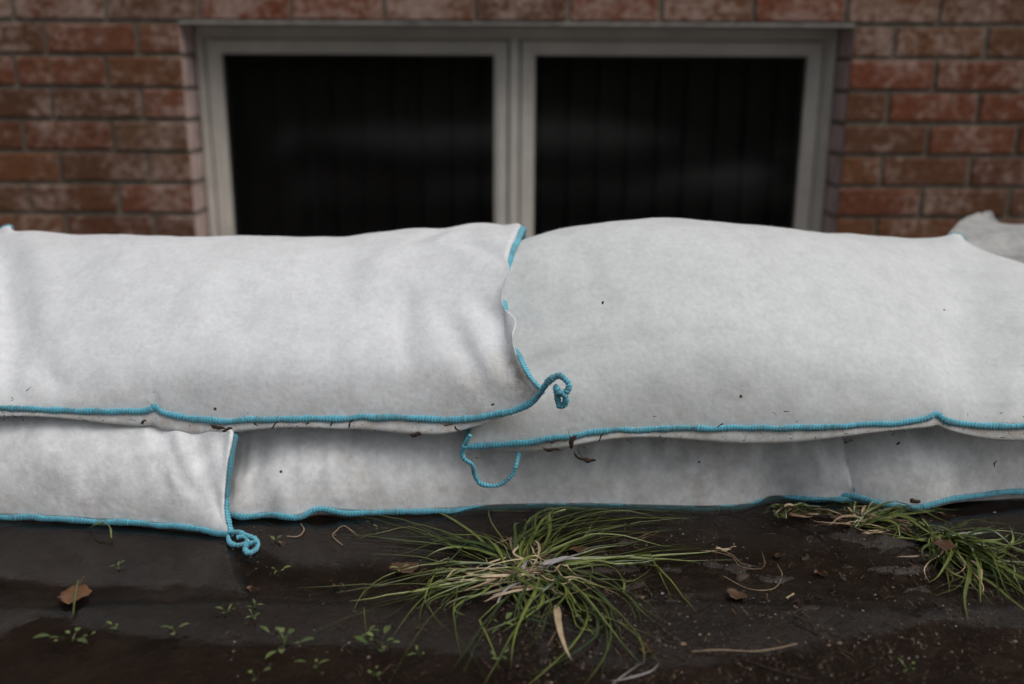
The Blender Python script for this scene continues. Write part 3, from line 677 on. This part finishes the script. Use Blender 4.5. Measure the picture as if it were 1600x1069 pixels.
# central tuft
c0 = gr(825, 890)
tuft = tag(empty('grass_tuft', c0), 'large sprawling tuft of green grass lying in the muddy water below the sandbags', 'grass tuft', 'grass tufts growing in the mud')
V, F = [], []
px_blades(V, F, [[(815, 885), (850, 845), (900, 815), (980, 800), (1060, 795)], [(830, 880), (870, 850), (930, 825), (1010, 812), (1090, 812)],
                 [(810, 880), (840, 850), (880, 830), (960, 812), (1130, 805)]], 10, .006, .012, .0010, rng, .016, .003)
px_blades(V, F, [[(850, 880), (900, 855), (950, 830), (1000, 815), (1040, 800)], [(820, 880), (845, 840), (870, 815), (930, 798), (1000, 790)]], 6, .006, .010, .0010, rng, .022, .006)
px_blades(V, F, [[(810, 885), (795, 850), (790, 820), (810, 800), (850, 793)], [(818, 880), (812, 850), (800, 835), (790, 830)]], 5, .004, .006, .0009, rng, .02, .008)
px_blades(V, F, [[(810, 888), (770, 865), (720, 855), (640, 850), (530, 846)], [(800, 880), (760, 870), (700, 862), (650, 850), (600, 838)],
                 [(800, 890), (770, 862), (740, 850), (700, 845), (660, 838)], [(800, 893), (760, 880), (680, 870), (600, 885), (545, 930)]], 6, .004, .009, .0009, rng, .012, .002)
px_blades(V, F, [[(800, 895), (740, 900), (680, 905), (660, 925), (640, 960)], [(790, 900), (730, 905), (690, 925), (640, 960), (600, 985)],
                 [(780, 900), (720, 915), (690, 940), (670, 970)], [(800, 895), (730, 900), (640, 915), (540, 930)]], 6, .004, .010, .0009, rng, .012, .002)
px_blades(V, F, [[(760, 905), (700, 915), (620, 920), (460, 962)]], 3, .004, .010, .0006, rng, .008, .001)
px_blades(V, F, [[(830, 895), (835, 930), (845, 980), (850, 1040), (860, 1075)], [(840, 895), (830, 940), (820, 990), (800, 1040), (780, 1080)],
                 [(850, 895), (870, 940), (890, 990), (905, 1060)], [(850, 895), (880, 930), (915, 980), (930, 1050)],
                 [(830, 900), (800, 940), (780, 960), (760, 975), (740, 985)], [(835, 900), (815, 950), (780, 1000), (765, 1060)]], 5, .006, .014, .0009, rng, .014, .002)
px_blades(V, F, [[(870, 890), (930, 905), (970, 935), (995, 985), (1000, 1060)], [(870, 895), (920, 920), (950, 950), (990, 970), (1000, 1030)],
                 [(880, 895), (925, 910), (960, 950), (975, 1000), (980, 1060)], [(865, 895), (900, 930), (920, 970), (925, 1030)]], 5, .006, .013, .0009, rng, .014, .002)
px_blades(V, F, [[(900, 880), (960, 878), (1030, 868), (1090, 862), (1130, 858)], [(880, 885), (960, 882), (1040, 881), (1120, 879)],
                 [(880, 890), (930, 900), (970, 908), (1020, 900)], [(900, 875), (950, 862), (1010, 858), (1060, 840)]], 5, .004, .007, .0009, rng, .010, .002)
px_blades(V, F, [[(850, 885), (820, 900), (790, 915), (770, 935)], [(800, 905), (840, 925), (860, 925), (875, 915)], [(840, 900), (850, 940), (830, 960), (760, 990)]], 6, .01, .012, .0011, rng, .02, .004)
px_blades(V, F, [[(800, 895), (700, 905), (600, 925), (465, 965)], [(790, 885), (700, 862), (600, 852), (470, 848)], [(790, 890), (680, 868), (590, 850), (500, 872)], [(790, 905), (700, 925), (640, 960), (590, 1000)],
                 [(860, 885), (960, 872), (1060, 862), (1160, 856)], [(860, 888), (980, 884), (1080, 882), (1165, 876)], [(870, 850), (960, 815), (1060, 800), (1165, 808)], [(830, 900), (800, 980), (790, 1030), (775, 1085)], [(870, 900), (960, 940), (1000, 1000), (1005, 1085)]],
          3, .003, .006, .0009, rng, .008, .001, (.95, 1))
tag(mesh_obj('green_blades', V, F, GRASS, tuft), kind='stuff')
V, F = [], []
px_blades(V, F, [[(830, 890), (800, 895), (760, 905), (740, 910)], [(830, 890), (800, 880), (780, 870), (770, 855)], [(840, 895), (810, 915), (790, 935), (775, 950)],
                 [(830, 892), (760, 900), (735, 895), (725, 920)], [(850, 895), (870, 915), (890, 900), (930, 905)], [(820, 890), (850, 880), (880, 872), (900, 870)]], 8, .014, .013, .0009, rng, .014, .003)
px_blades(V, F, [[(870, 950), (855, 980), (845, 1010), (843, 1040)], [(872, 950), (885, 975), (890, 1000), (885, 1025)]], 1, .001, .002, .0018, rng, .015, .006, (1, 1))
px_blades(V, F, [[(1090, 862), (1140, 875), (1160, 895), (1200, 900), (1205, 870)], [(1030, 835), (1000, 850), (990, 870)]], 2, .002, .004, .0005, rng, .006)
tag(mesh_obj('dead_blades', V, F, STRAW, tuft), kind='stuff')
V, F = [], []
px_blades(V, F, [[(840, 885), (870, 880), (890, 870), (895, 858)], [(835, 890), (830, 900), (845, 905), (870, 905)], [(770, 945), (790, 925), (805, 912)], [(800, 890), (820, 885), (850, 888)], [(930, 1060), (950, 1058), (980, 1036)]],
          2, .008, .007, .0013, rng, .008, .003)
tag(mesh_obj('bleached_blades', V, F, PALE, tuft), kind='stuff')

def side_tuft(label, root, green, dead, ng, nd, wg=.0010, zarc=.02):
    t = tag(empty('grass_tuft', gr(*root)), label, 'grass tuft', 'grass tufts growing in the mud')
    V, F = [], []; px_blades(V, F, green, ng, .004, .009, wg, rng, zarc, .003, (.6, 1.05), 1.15); mesh_obj('green_blades', V, F, GRASS, t)
    V, F = [], []; px_blades(V, F, dead, nd, .004, .007, .0009, rng, zarc * .7, .002); mesh_obj('dead_blades', V, F, STRAW, t)
side_tuft('small upright grass sprig at the foot of the bags, leftmost of the right-hand tufts', (1235, 808),
          [[(1225, 810), (1215, 795), (1208, 780), (1202, 770)], [(1228, 808), (1235, 790), (1240, 775), (1245, 768)], [(1225, 808), (1220, 790), (1216, 770), (1215, 762)], [(1235, 805), (1260, 795), (1300, 790), (1325, 782)]],
          [[(1225, 805), (1245, 795), (1265, 800)], [(1240, 800), (1290, 798), (1310, 815), (1330, 825)], [(1230, 800), (1270, 800), (1310, 800)]], 5, 8, zarc=.03)
side_tuft('straggly half dead grass tuft in the middle of the three on the right', (1345, 820),
          [[(1340, 815), (1355, 800), (1370, 790)], [(1345, 825), (1390, 815), (1430, 805), (1475, 808)], [(1345, 820), (1400, 830), (1440, 845), (1470, 843)], [(1350, 820), (1400, 812), (1440, 800), (1480, 795)], [(1340, 820), (1320, 800), (1290, 790), (1250, 800)]],
          [[(1345, 820), (1335, 805), (1330, 790)], [(1345, 820), (1350, 800), (1352, 785)], [(1345, 822), (1310, 815), (1280, 805)], [(1345, 825), (1370, 835), (1420, 845)], [(1300, 800), (1350, 812), (1400, 825), (1440, 835)], [(1390, 818), (1430, 832), (1470, 845)]], 9, 9, zarc=.026)
side_tuft('bright green grass tuft leaning out of the water toward the right edge', (1490, 850),
          [[(1480, 850), (1510, 880), (1550, 910), (1600, 950), (1650, 985)], [(1475, 848), (1500, 868), (1550, 905), (1595, 945), (1640, 980)], [(1465, 842), (1500, 862), (1550, 890), (1620, 930)], [(1490, 852), (1520, 862), (1570, 880), (1640, 900)], [(1440, 825), (1470, 840), (1500, 865), (1540, 900)], [(1485, 845), (1530, 870), (1570, 920), (1610, 965)], [(1480, 850), (1500, 870), (1540, 880), (1610, 885)],
           [(1470, 850), (1440, 845), (1400, 835), (1370, 830)], [(1480, 840), (1520, 835), (1545, 828)], [(1490, 850), (1540, 870), (1580, 865), (1630, 835)], [(1480, 860), (1470, 880), (1480, 900), (1520, 910)], [(1475, 845), (1455, 860), (1445, 875), (1450, 890)]],
          [[(1480, 860), (1500, 900), (1515, 930), (1530, 955)], [(1470, 865), (1450, 890), (1445, 915)], [(1490, 870), (1530, 900), (1540, 935)]], 9, 4, wg=.0013, zarc=.03)

def leaf_shape(V, F, c, ang, L, Wd, tilt=0.1, curl_=0.15):
    n = 7; b0 = len(V); ca, sa = math.cos(ang), math.sin(ang)
    for i in range(n):
        u = i / (n - 1); w_ = Wd * math.sin(math.pi * min(1, u * .93 + .05)) ** .8
        for k in (-1, 0, 1):
            x, y = u * L, k * w_; z = tilt * u * L + curl_ * abs(k) * w_ + 0.1 * L * math.sin(u * math.pi)
            V.append((c[0] + ca * x - sa * y, c[1] + sa * x + ca * y, c[2] + z))
    for i in range(n - 1):
        k = b0 + i * 3; F += [(k, k + 1, k + 4, k + 3), (k + 1, k + 2, k + 5, k + 4)]
spr = [(435, 892, 1.0, 'pale green seedling cluster in the dark water beside a white speck'), (185, 886, .7, 'tiny pale seedling floating in open water below the lower left bag'),
       (430, 846, .8, 'tiny seedling beside the blue thread tail in the water'), (357, 955, .9, 'seedling left of the long grass blades, in mid water'),
       (398, 948, .6, 'tiny lone sprout right of the mid water seedling'), (395, 966, .7, 'narrow leaved sprout below the mid water seedlings'),
       (112, 1002, 1.5, 'dull sunken seedling under the large brown leaf'), (178, 982, .8, 'single oval green leaf floating right of the sunken seedling'),
       (272, 988, 1.1, 'flat seedling with long leaves alone in dark water'), (445, 1005, 1.5, 'drooping seedling with a curled leaf, left of the tall one'),
       (493, 1040, 1.0, 'small bushy seedling at the bottom edge, below the drooping one'), (595, 1010, 1.8, 'tallest leafy seedling left of the grass tuft, stems spread'),
       (575, 990, .9, 'small seedling just behind the tallest one'), (595, 828, .7, 'tiny green sprout just in front of the lower middle bag'),
       (625, 892, .9, 'slender sprout among the long left blades of the tuft'), (785, 978, 1.2, 'round leaved seedling at the left underside of the large tuft'),
       (918, 966, 1.0, 'oval leaved seedling between the hanging blades of the large tuft'), (655, 1025, .8, 'pair of tiny pale leaves below the grass tuft'),
       (780, 1030, .8, 'small seedling by the bottom edge under the tuft'), (400, 1060, 1.2, 'seedling cut by the bottom edge of the picture, left of centre'), (1418, 1045, .8, 'lone sprout near the bottom right corner'), (585, 1056, .9, 'low sprout at the bottom edge beneath the tallest seedling')]
for (px, py, sc, lab) in spr:
    c = gr(px, py, .001); t = tag(empty('seedling', c), lab, 'seedling', 'seedlings in the muddy water')
    V, F = [], []; n = rng.choice([3, 4, 4, 5]) if sc < 1.3 else 8
    V2, F2 = [], []
    a0 = rng.uniform(0, 6.3)
    for i in range(n):
        a = a0 + i * 6.283 / n + rng.uniform(-.5, .5); r = rng.uniform(.001, .007) * sc * (1 if sc < 1.3 else 1.6); z = rng.uniform(.001, .006) * sc
        p = (c.x + math.cos(a) * r, c.y + math.sin(a) * r, z)
        leaf_shape(V, F, p, a + rng.uniform(-.4, .4), rng.choice([.003, .004, .005, .008, .010]) * min(sc, 1.3), rng.uniform(.0010, .0021) * min(sc, 1.4), rng.uniform(0, .35))
        blade(V2, F2, np.array([(c.x, c.y, -.002), (c.x + math.cos(a) * r * .4, c.y + math.sin(a) * r * .4, z * .7), p]), .0005)
    mesh_obj('leaves', V, F, SPROUT, t); mesh_obj('stem', V2, F2, SPROUT, t)

# fallen leaves, twigs
def dead_leaf(px, py, L, Wd, ang, lab, mat=BROWN, z=.002, stem=True):
    c = gr(px, py, z); V, F = [], []; n, m = 13, 7
    ca, sa = math.cos(ang), math.sin(ang)
    for i in range(n):
        u = i / (n - 1)
        ww = Wd * (math.sin(math.pi * (u * .95 + .025)) ** .7) * (1 + .12 * math.sin(u * 22))
        for j in range(m):
            k = (j / (m - 1)) * 2 - 1
            x, y = (u - .5) * L, k * ww
            V.append((c.x + ca * x - sa * y, c.y + sa * x + ca * y, z + .0014 * abs(k) * (1 + .5 * math.sin(u * 9)) + .001 * math.sin(u * 5 + 1)))
    F = [(i * m + j, i * m + j + 1, (i + 1) * m + j + 1, (i + 1) * m + j) for i in range(n - 1) for j in range(m - 1)]
    root = tag(empty('fallen_leaf', c), lab, 'leaf', 'dead leaves in the water')
    o = mesh_obj('leaf_blade', V, F, mat, root)
    so_ = o.modifiers.new('thick', 'SOLIDIFY'); so_.thickness = .0004
    if stem:
        Vs, Fs = [], []; p0 = Vector((c.x + ca * L * .45, c.y + sa * L * .45, z + .002)); p1 = p0 + Vector((ca * L * .4, sa * L * .4, .001))
        Vs, Fs, _ = tube(np.array([p0, (p0 + p1) / 2 + Vector((0, 0, .001)), p1]), .0005, 6, .004, .02)
        mesh_obj('leaf_stalk', Vs, Fs, mat, root)
dead_leaf(117, 930, .036, .0135, R(97), 'large orange brown leaf floating at far left with a green blade across it', ORANGE)
dead_leaf(632, 888, .03, .011, R(20), 'reddish brown leaf under the left blades of the large tuft', stem=False)
dead_leaf(1475, 853, .026, .011, R(70), 'rust brown leaf caught in the bright green right tuft', z=.022)
dead_leaf(1130, 860, .016, .003, R(10), 'tan leaf at the tip of the long right-hand blades of the large tuft', STRAW)
dead_leaf(443, 851, .012, .004, R(0), 'small orange leaf scrap right of the blue thread tail', stem=False, z=-.0012)
dead_leaf(528, 917, .010, .005, R(40), 'small brown leaf scrap between the tuft and the mid water seedling', stem=False, z=-.0012)
dead_leaf(395, 922, .012, .005, R(10), 'dull brown leaf scrap below the pale seedling cluster', stem=False, z=-.0012)
dead_leaf(1215, 870, .011, .005, R(60), 'small brown leaf scrap in the mud right of the long blades', stem=False, z=-.0012)
dead_leaf(1282, 897, .013, .006, R(10), 'brown leaf scrap on open mud below the middle right tuft', stem=False, z=-.0012)
dead_leaf(1150, 930, .020, .008, R(-30), 'brown torn leaf above the pale twig', stem=False)
dead_leaf(1478, 806, .018, .003, R(-20), 'narrow reddish leaf by the lower right bag seam', stem=False, z=-.0012)
dead_leaf(905, 860, .02, .008, R(10), 'brown leaf tucked under the upper right blades of the large tuft', stem=False)
dead_leaf(1010, 1015, .018, .008, R(70), 'torn brown leaf beside the lower right blades of the large tuft', stem=False, z=-.0012)

def twig(pts, r, lab, mat, name='twig'):
    P = catmull([gr(x, y, z) for x, y, z in pts], 60); Vs, Fs, _ = tube(P, r, 6, .006, .12, 1, .6)
    c = P.mean(0); c[2] = 0
    tag(mesh_obj(name, Vs, Fs, mat, None, loc=tuple(c)), lab, 'twig')
twig([(1080, 1018, .001), (1130, 1016, .003), (1180, 1018, .003), (1215, 1013, .004), (1245, 1006, .003)], .0008, 'long pale straw twig lying in the water at lower right', TWIG)
twig([(1215, 882, .001), (1222, 900, .002), (1208, 920, .003), (1170, 920, .002), (1130, 900, .002)], .00028, 'thin curved dry stalk looping in the mud left of the right tufts', STRAW)
twig([(470, 818, .002), (475, 828, .002), (466, 838, .001), (448, 838, .001)], .0005, 'short bent rootlet in front of the lower middle bag', STRAW)
twig([(560, 838, .002), (538, 822, .003), (525, 830, .003), (520, 838, .002), (535, 852, .001)], .0004, 'forked hair thin root right of the bent rootlet', STRAW)
twig([(1255, 950, .003), (1240, 960, .004), (1268, 975, .004), (1275, 990, .001)], .0006, 'dark bent rootlet above the curved water edge', BARK)
twig([(1228, 935, .003), (1240, 928, .003)], .0009, 'short straight straw stub in open mud', STRAW)
twig([(1160, 1030, .001), (1220, 1050, .002), (1270, 1062, .001)], .0005, 'fine root along the bottom edge below the pale twig', BARK)
twig([(140, 825, .003), (150, 820, .010), (162, 816, .012)], .0008, 'lone grass blade poking from beneath the lower left bag', GRASS, 'grass_stalk')
twig([(165, 817, .012), (172, 825, .010), (174, 842, .002)], .0009, 'second short grass blade bent down beneath the lower left bag', GRASS, 'grass_stalk')
twig([(114, 960, .003), (117, 935, .007), (122, 908, .006)], .0008, 'thin green blade lying across the large orange brown leaf', GRASS, 'grass_stalk')

# mud crumbs and plant litter lying in the shallow water: uncountable
V, F = [], []; MI = []
for _ in range(11000):
    px = rng.uniform(350, 1650); py = 800 + 275 * rng.random() ** .9
    if px < 650 and rng.random() < .75: continue
    c = gr(px, py)
    if noise.noise(Vector((c.x * 13, c.y * 17, 4))) < rng.uniform(-.45, .35): continue
    zz = max(mud_z(c.x, c.y), -.0015 if rng.random() < .45 else .0001) + .0003
    if rng.random() < .55:
        r = rng.uniform(.0004, .0016) * (1 if rng.random() < .95 else 2); b0 = len(V)
        for k in range(6):
            a = k * 1.047 + rng.uniform(-.3, .3); V.append((c.x + math.cos(a) * r * rng.uniform(.6, 1.3), c.y + math.sin(a) * r * rng.uniform(.6, 1.3), zz))
        V.append((c.x, c.y, zz + r * rng.uniform(.3, .8)))
        mi = rng.choice([0, 0, 0, 0, 0, 0, 1, 1, 1, 2]) 
        for k in range(6): F.append((b0 + k, b0 + (k + 1) % 6, b0 + 6)); MI.append(mi)
    else:
        a = rng.uniform(0, 6.28); L = rng.uniform(.003, .016); k0 = len(F)
        bnd = rng.gauss(0, .25)
        P = np.array([(c.x + math.cos(a + bnd * u) * L * u, c.y + math.sin(a + bnd * u) * L * u, zz + .001 * math.sin(u * 3)) for u in np.linspace(0, 1, 5)])
        blade(V, F, P, rng.uniform(.0002, .0005)); MI += [rng.choice([0, 0, 1])] * (len(F) - k0)
tag(mesh_obj('plant_litter', V, F, [BARK, leaf_mat('litter_tan', (.05, .03, .018), (.15, .095, .055)), leaf_mat('litter_pale', (.06, .055, .05), (.20, .18, .165))], None, False, mat_idx=MI), kind='stuff')

V, F = [], []
for seam_px, cnt in (([(0, 640), (240, 640), (345, 660), (540, 657), (700, 660), (800, 646)], 150), ([(740, 700), (830, 692), (930, 680), (1100, 673), (1300, 671), (1400, 664), (1460, 652), (1540, 668), (1600, 668)], 190)):
    xs_, ys_ = [p[0] for p in seam_px], [p[1] for p in seam_px]
    for _ in range(cnt):
        x = rng.uniform(xs_[0], xs_[-1]); 
        if noise.noise(Vector((x * .018, 2, 3))) < rng.uniform(-.5, .5): continue
        dy = rng.uniform(0, 17) if rng.random() < .85 else rng.uniform(-30, 0)
        c = at(x, np.interp(x, xs_, ys_) + dy, 0.972 if dy < 0 else 0.980); c.y += .0
        a = rng.uniform(-.7, .7) + (1.57 if rng.random() < .25 else 0); L = rng.choice([.001, .0015, .0025, .004, .007]); 
        bd = rng.gauss(0, 1.0)
        P = [c]
        for q in range(4): P.append(P[-1] + Vector((math.cos(a + bd * q * .4), 0, math.sin(a + bd * q * .4))) * L / 4)
        b0 = len(V); wd = rng.uniform(.0002, .0007) if L > .002 else rng.uniform(.0005, .0011)
        for q, p in enumerate(P):
            ww = wd * (1 - .7 * q / 4); V += [p + Vector((0, -.0006, ww)), p + Vector((0, -.0012, 0)), p + Vector((0, -.0006, -ww))]
        for q in range(4): k = b0 + q * 3; F += [(k, k + 1, k + 4, k + 3), (k + 1, k + 2, k + 5, k + 4)]
flecks = tag(mesh_obj('soil_flecks', V, F, BARK, None, False), kind='stuff')

# bark crumbs clinging to the bags below the seams
def crumb(px, py, Y, L, wd, ang, lab, branched=False):
    c = at(px, py, Y); V, F = [], []
    ca, sa = math.cos(ang), math.sin(ang)
    n = 7; ring_ = 6
    for i in range(n):
        u = i / (n - 1) - .5; r = wd * (1 - (2 * u) ** 2) ** .5 * rng.uniform(.5, 1.15) + .00015
        for k in range(ring_):
            a = k * 6.283 / ring_; q = r * rng.uniform(.7, 1.2)
            bx = u * L; bz = math.cos(a) * q + .12 * L * math.sin(u * 5 + ang); by = math.sin(a) * q * .6
            V.append((c.x + ca * bx - sa * bz, c.y + by, c.z + sa * bx + ca * bz))
    F = [(i * ring_ + k, i * ring_ + (k + 1) % ring_, (i + 1) * ring_ + (k + 1) % ring_, (i + 1) * ring_ + k) for i in range(n - 1) for k in range(ring_)]
    F += [tuple(range(ring_))[::-1], tuple((n - 1) * ring_ + k for k in range(ring_))]
    if branched:
        blade(V, F, np.array([tuple(c), (c.x - .004, c.y - .002, c.z + .006), (c.x - .005, c.y - .002, c.z + .013)]), .0004)
    tag(mesh_obj('bark_crumb', V, F, BARK, None, True, loc=tuple(c)), lab, 'bark crumb', 'bark crumbs stuck to the sandbags')
CR = [(340, 667, 0.990, .014, .0016, -.5, 'bark crumb under the upper left seam above the lower bag junction', True), (355, 671, 0.989, .010, .0014, .1, 'flat crumb just right of the branched crumb above the lower junction', False),
      (224, 659, 0.994, .006, .0012, .3, 'black crumb under the notch of the upper left seam', False), (400, 663, 0.989, .005, .0008, -1, 'tiny crumb under the upper left seam, first right of the junction', False),
      (430, 664, 0.989, .010, .0006, .5, 'curved fibre of bark under the middle of the upper left seam', False), (548, 662, 0.988, .010, .0009, .9, 'hooked golden bark fibre under the upper left seam', False),
      (480, 662, 0.989, .004, .0008, 0, 'small black crumb left of the hooked fibre', False), (518, 663, 0.989, .005, .0008, .6, 'narrow crumb between the hooked fibre and the black crumb', False),
      (650, 679, 0.988, .010, .0019, -.1, 'black wedge crumb on the lower middle bag just under the upper left seam', False),
      (700, 664, 0.977, .008, .0007, -.2, 'thin crumb under the seam left of the thread loop', False), (714, 670, 0.977, .007, .0006, -1, 'dangling crumb directly above the thread loop', False),
      (895, 690, 0.976, .014, .0020, 1.1, 'golden brown bark crumb hooked on the upper right seam', True), (866, 690, 0.978, .008, .0012, 0, 'dark crumb left of the golden one on the upper right seam', False),
      (862, 702, 0.980, .016, .0014, -.3, 'long dark crumb along the lower edge left of the golden one', False), (910, 715, 0.955, .018, .0016, -.65, 'forked black twig crumb hanging on the lower middle bag', True),
      (922, 720, 0.954, .010, .0018, -.1, 'thick end of the forked black crumb', False), (940, 683, 0.978, .010, .0006, .8, 'thin crooked fibre right of the golden crumb', False),
      (1326, 689, 0.985, .008, .0022, 0, 'rusty bark chip above the junction of the lower right bags', False), (1403, 693, 0.990, .004, .0013, .2, 'small rusty chip on the lower right bag', False),
      (1430, 783, 0.985, .010, .0030, -.5, 'black clump of mud at the seam of the lower right bag', False), (1555, 725, 0.985, .007, .0006, 1.2, 'forked hair crumb on the face of the lower right bag', False),
      (942, 473, 0.988, .003, .0009, .8, 'lone black speck high on the upper right bag', False), (770, 632, 0.957, .003, .0010, 0, 'round black speck on the creased end of the upper left bag', False),
      (1125, 665, 0.972, .007, .0005, .3, 'hair thin crumb on the middle of the upper right seam', False), (1275, 672, 0.976, .006, .0005, -.4, 'faint fibre on the upper right seam right of its middle', False),
      (400, 797, 0.990, .007, .0006, -.6, 'curved black hair on the lower middle bag above its seam', False)]
for c in CR: crumb(c[0], c[1], c[2], c[3] * 1.25, c[4] * 1.35, *c[5:])
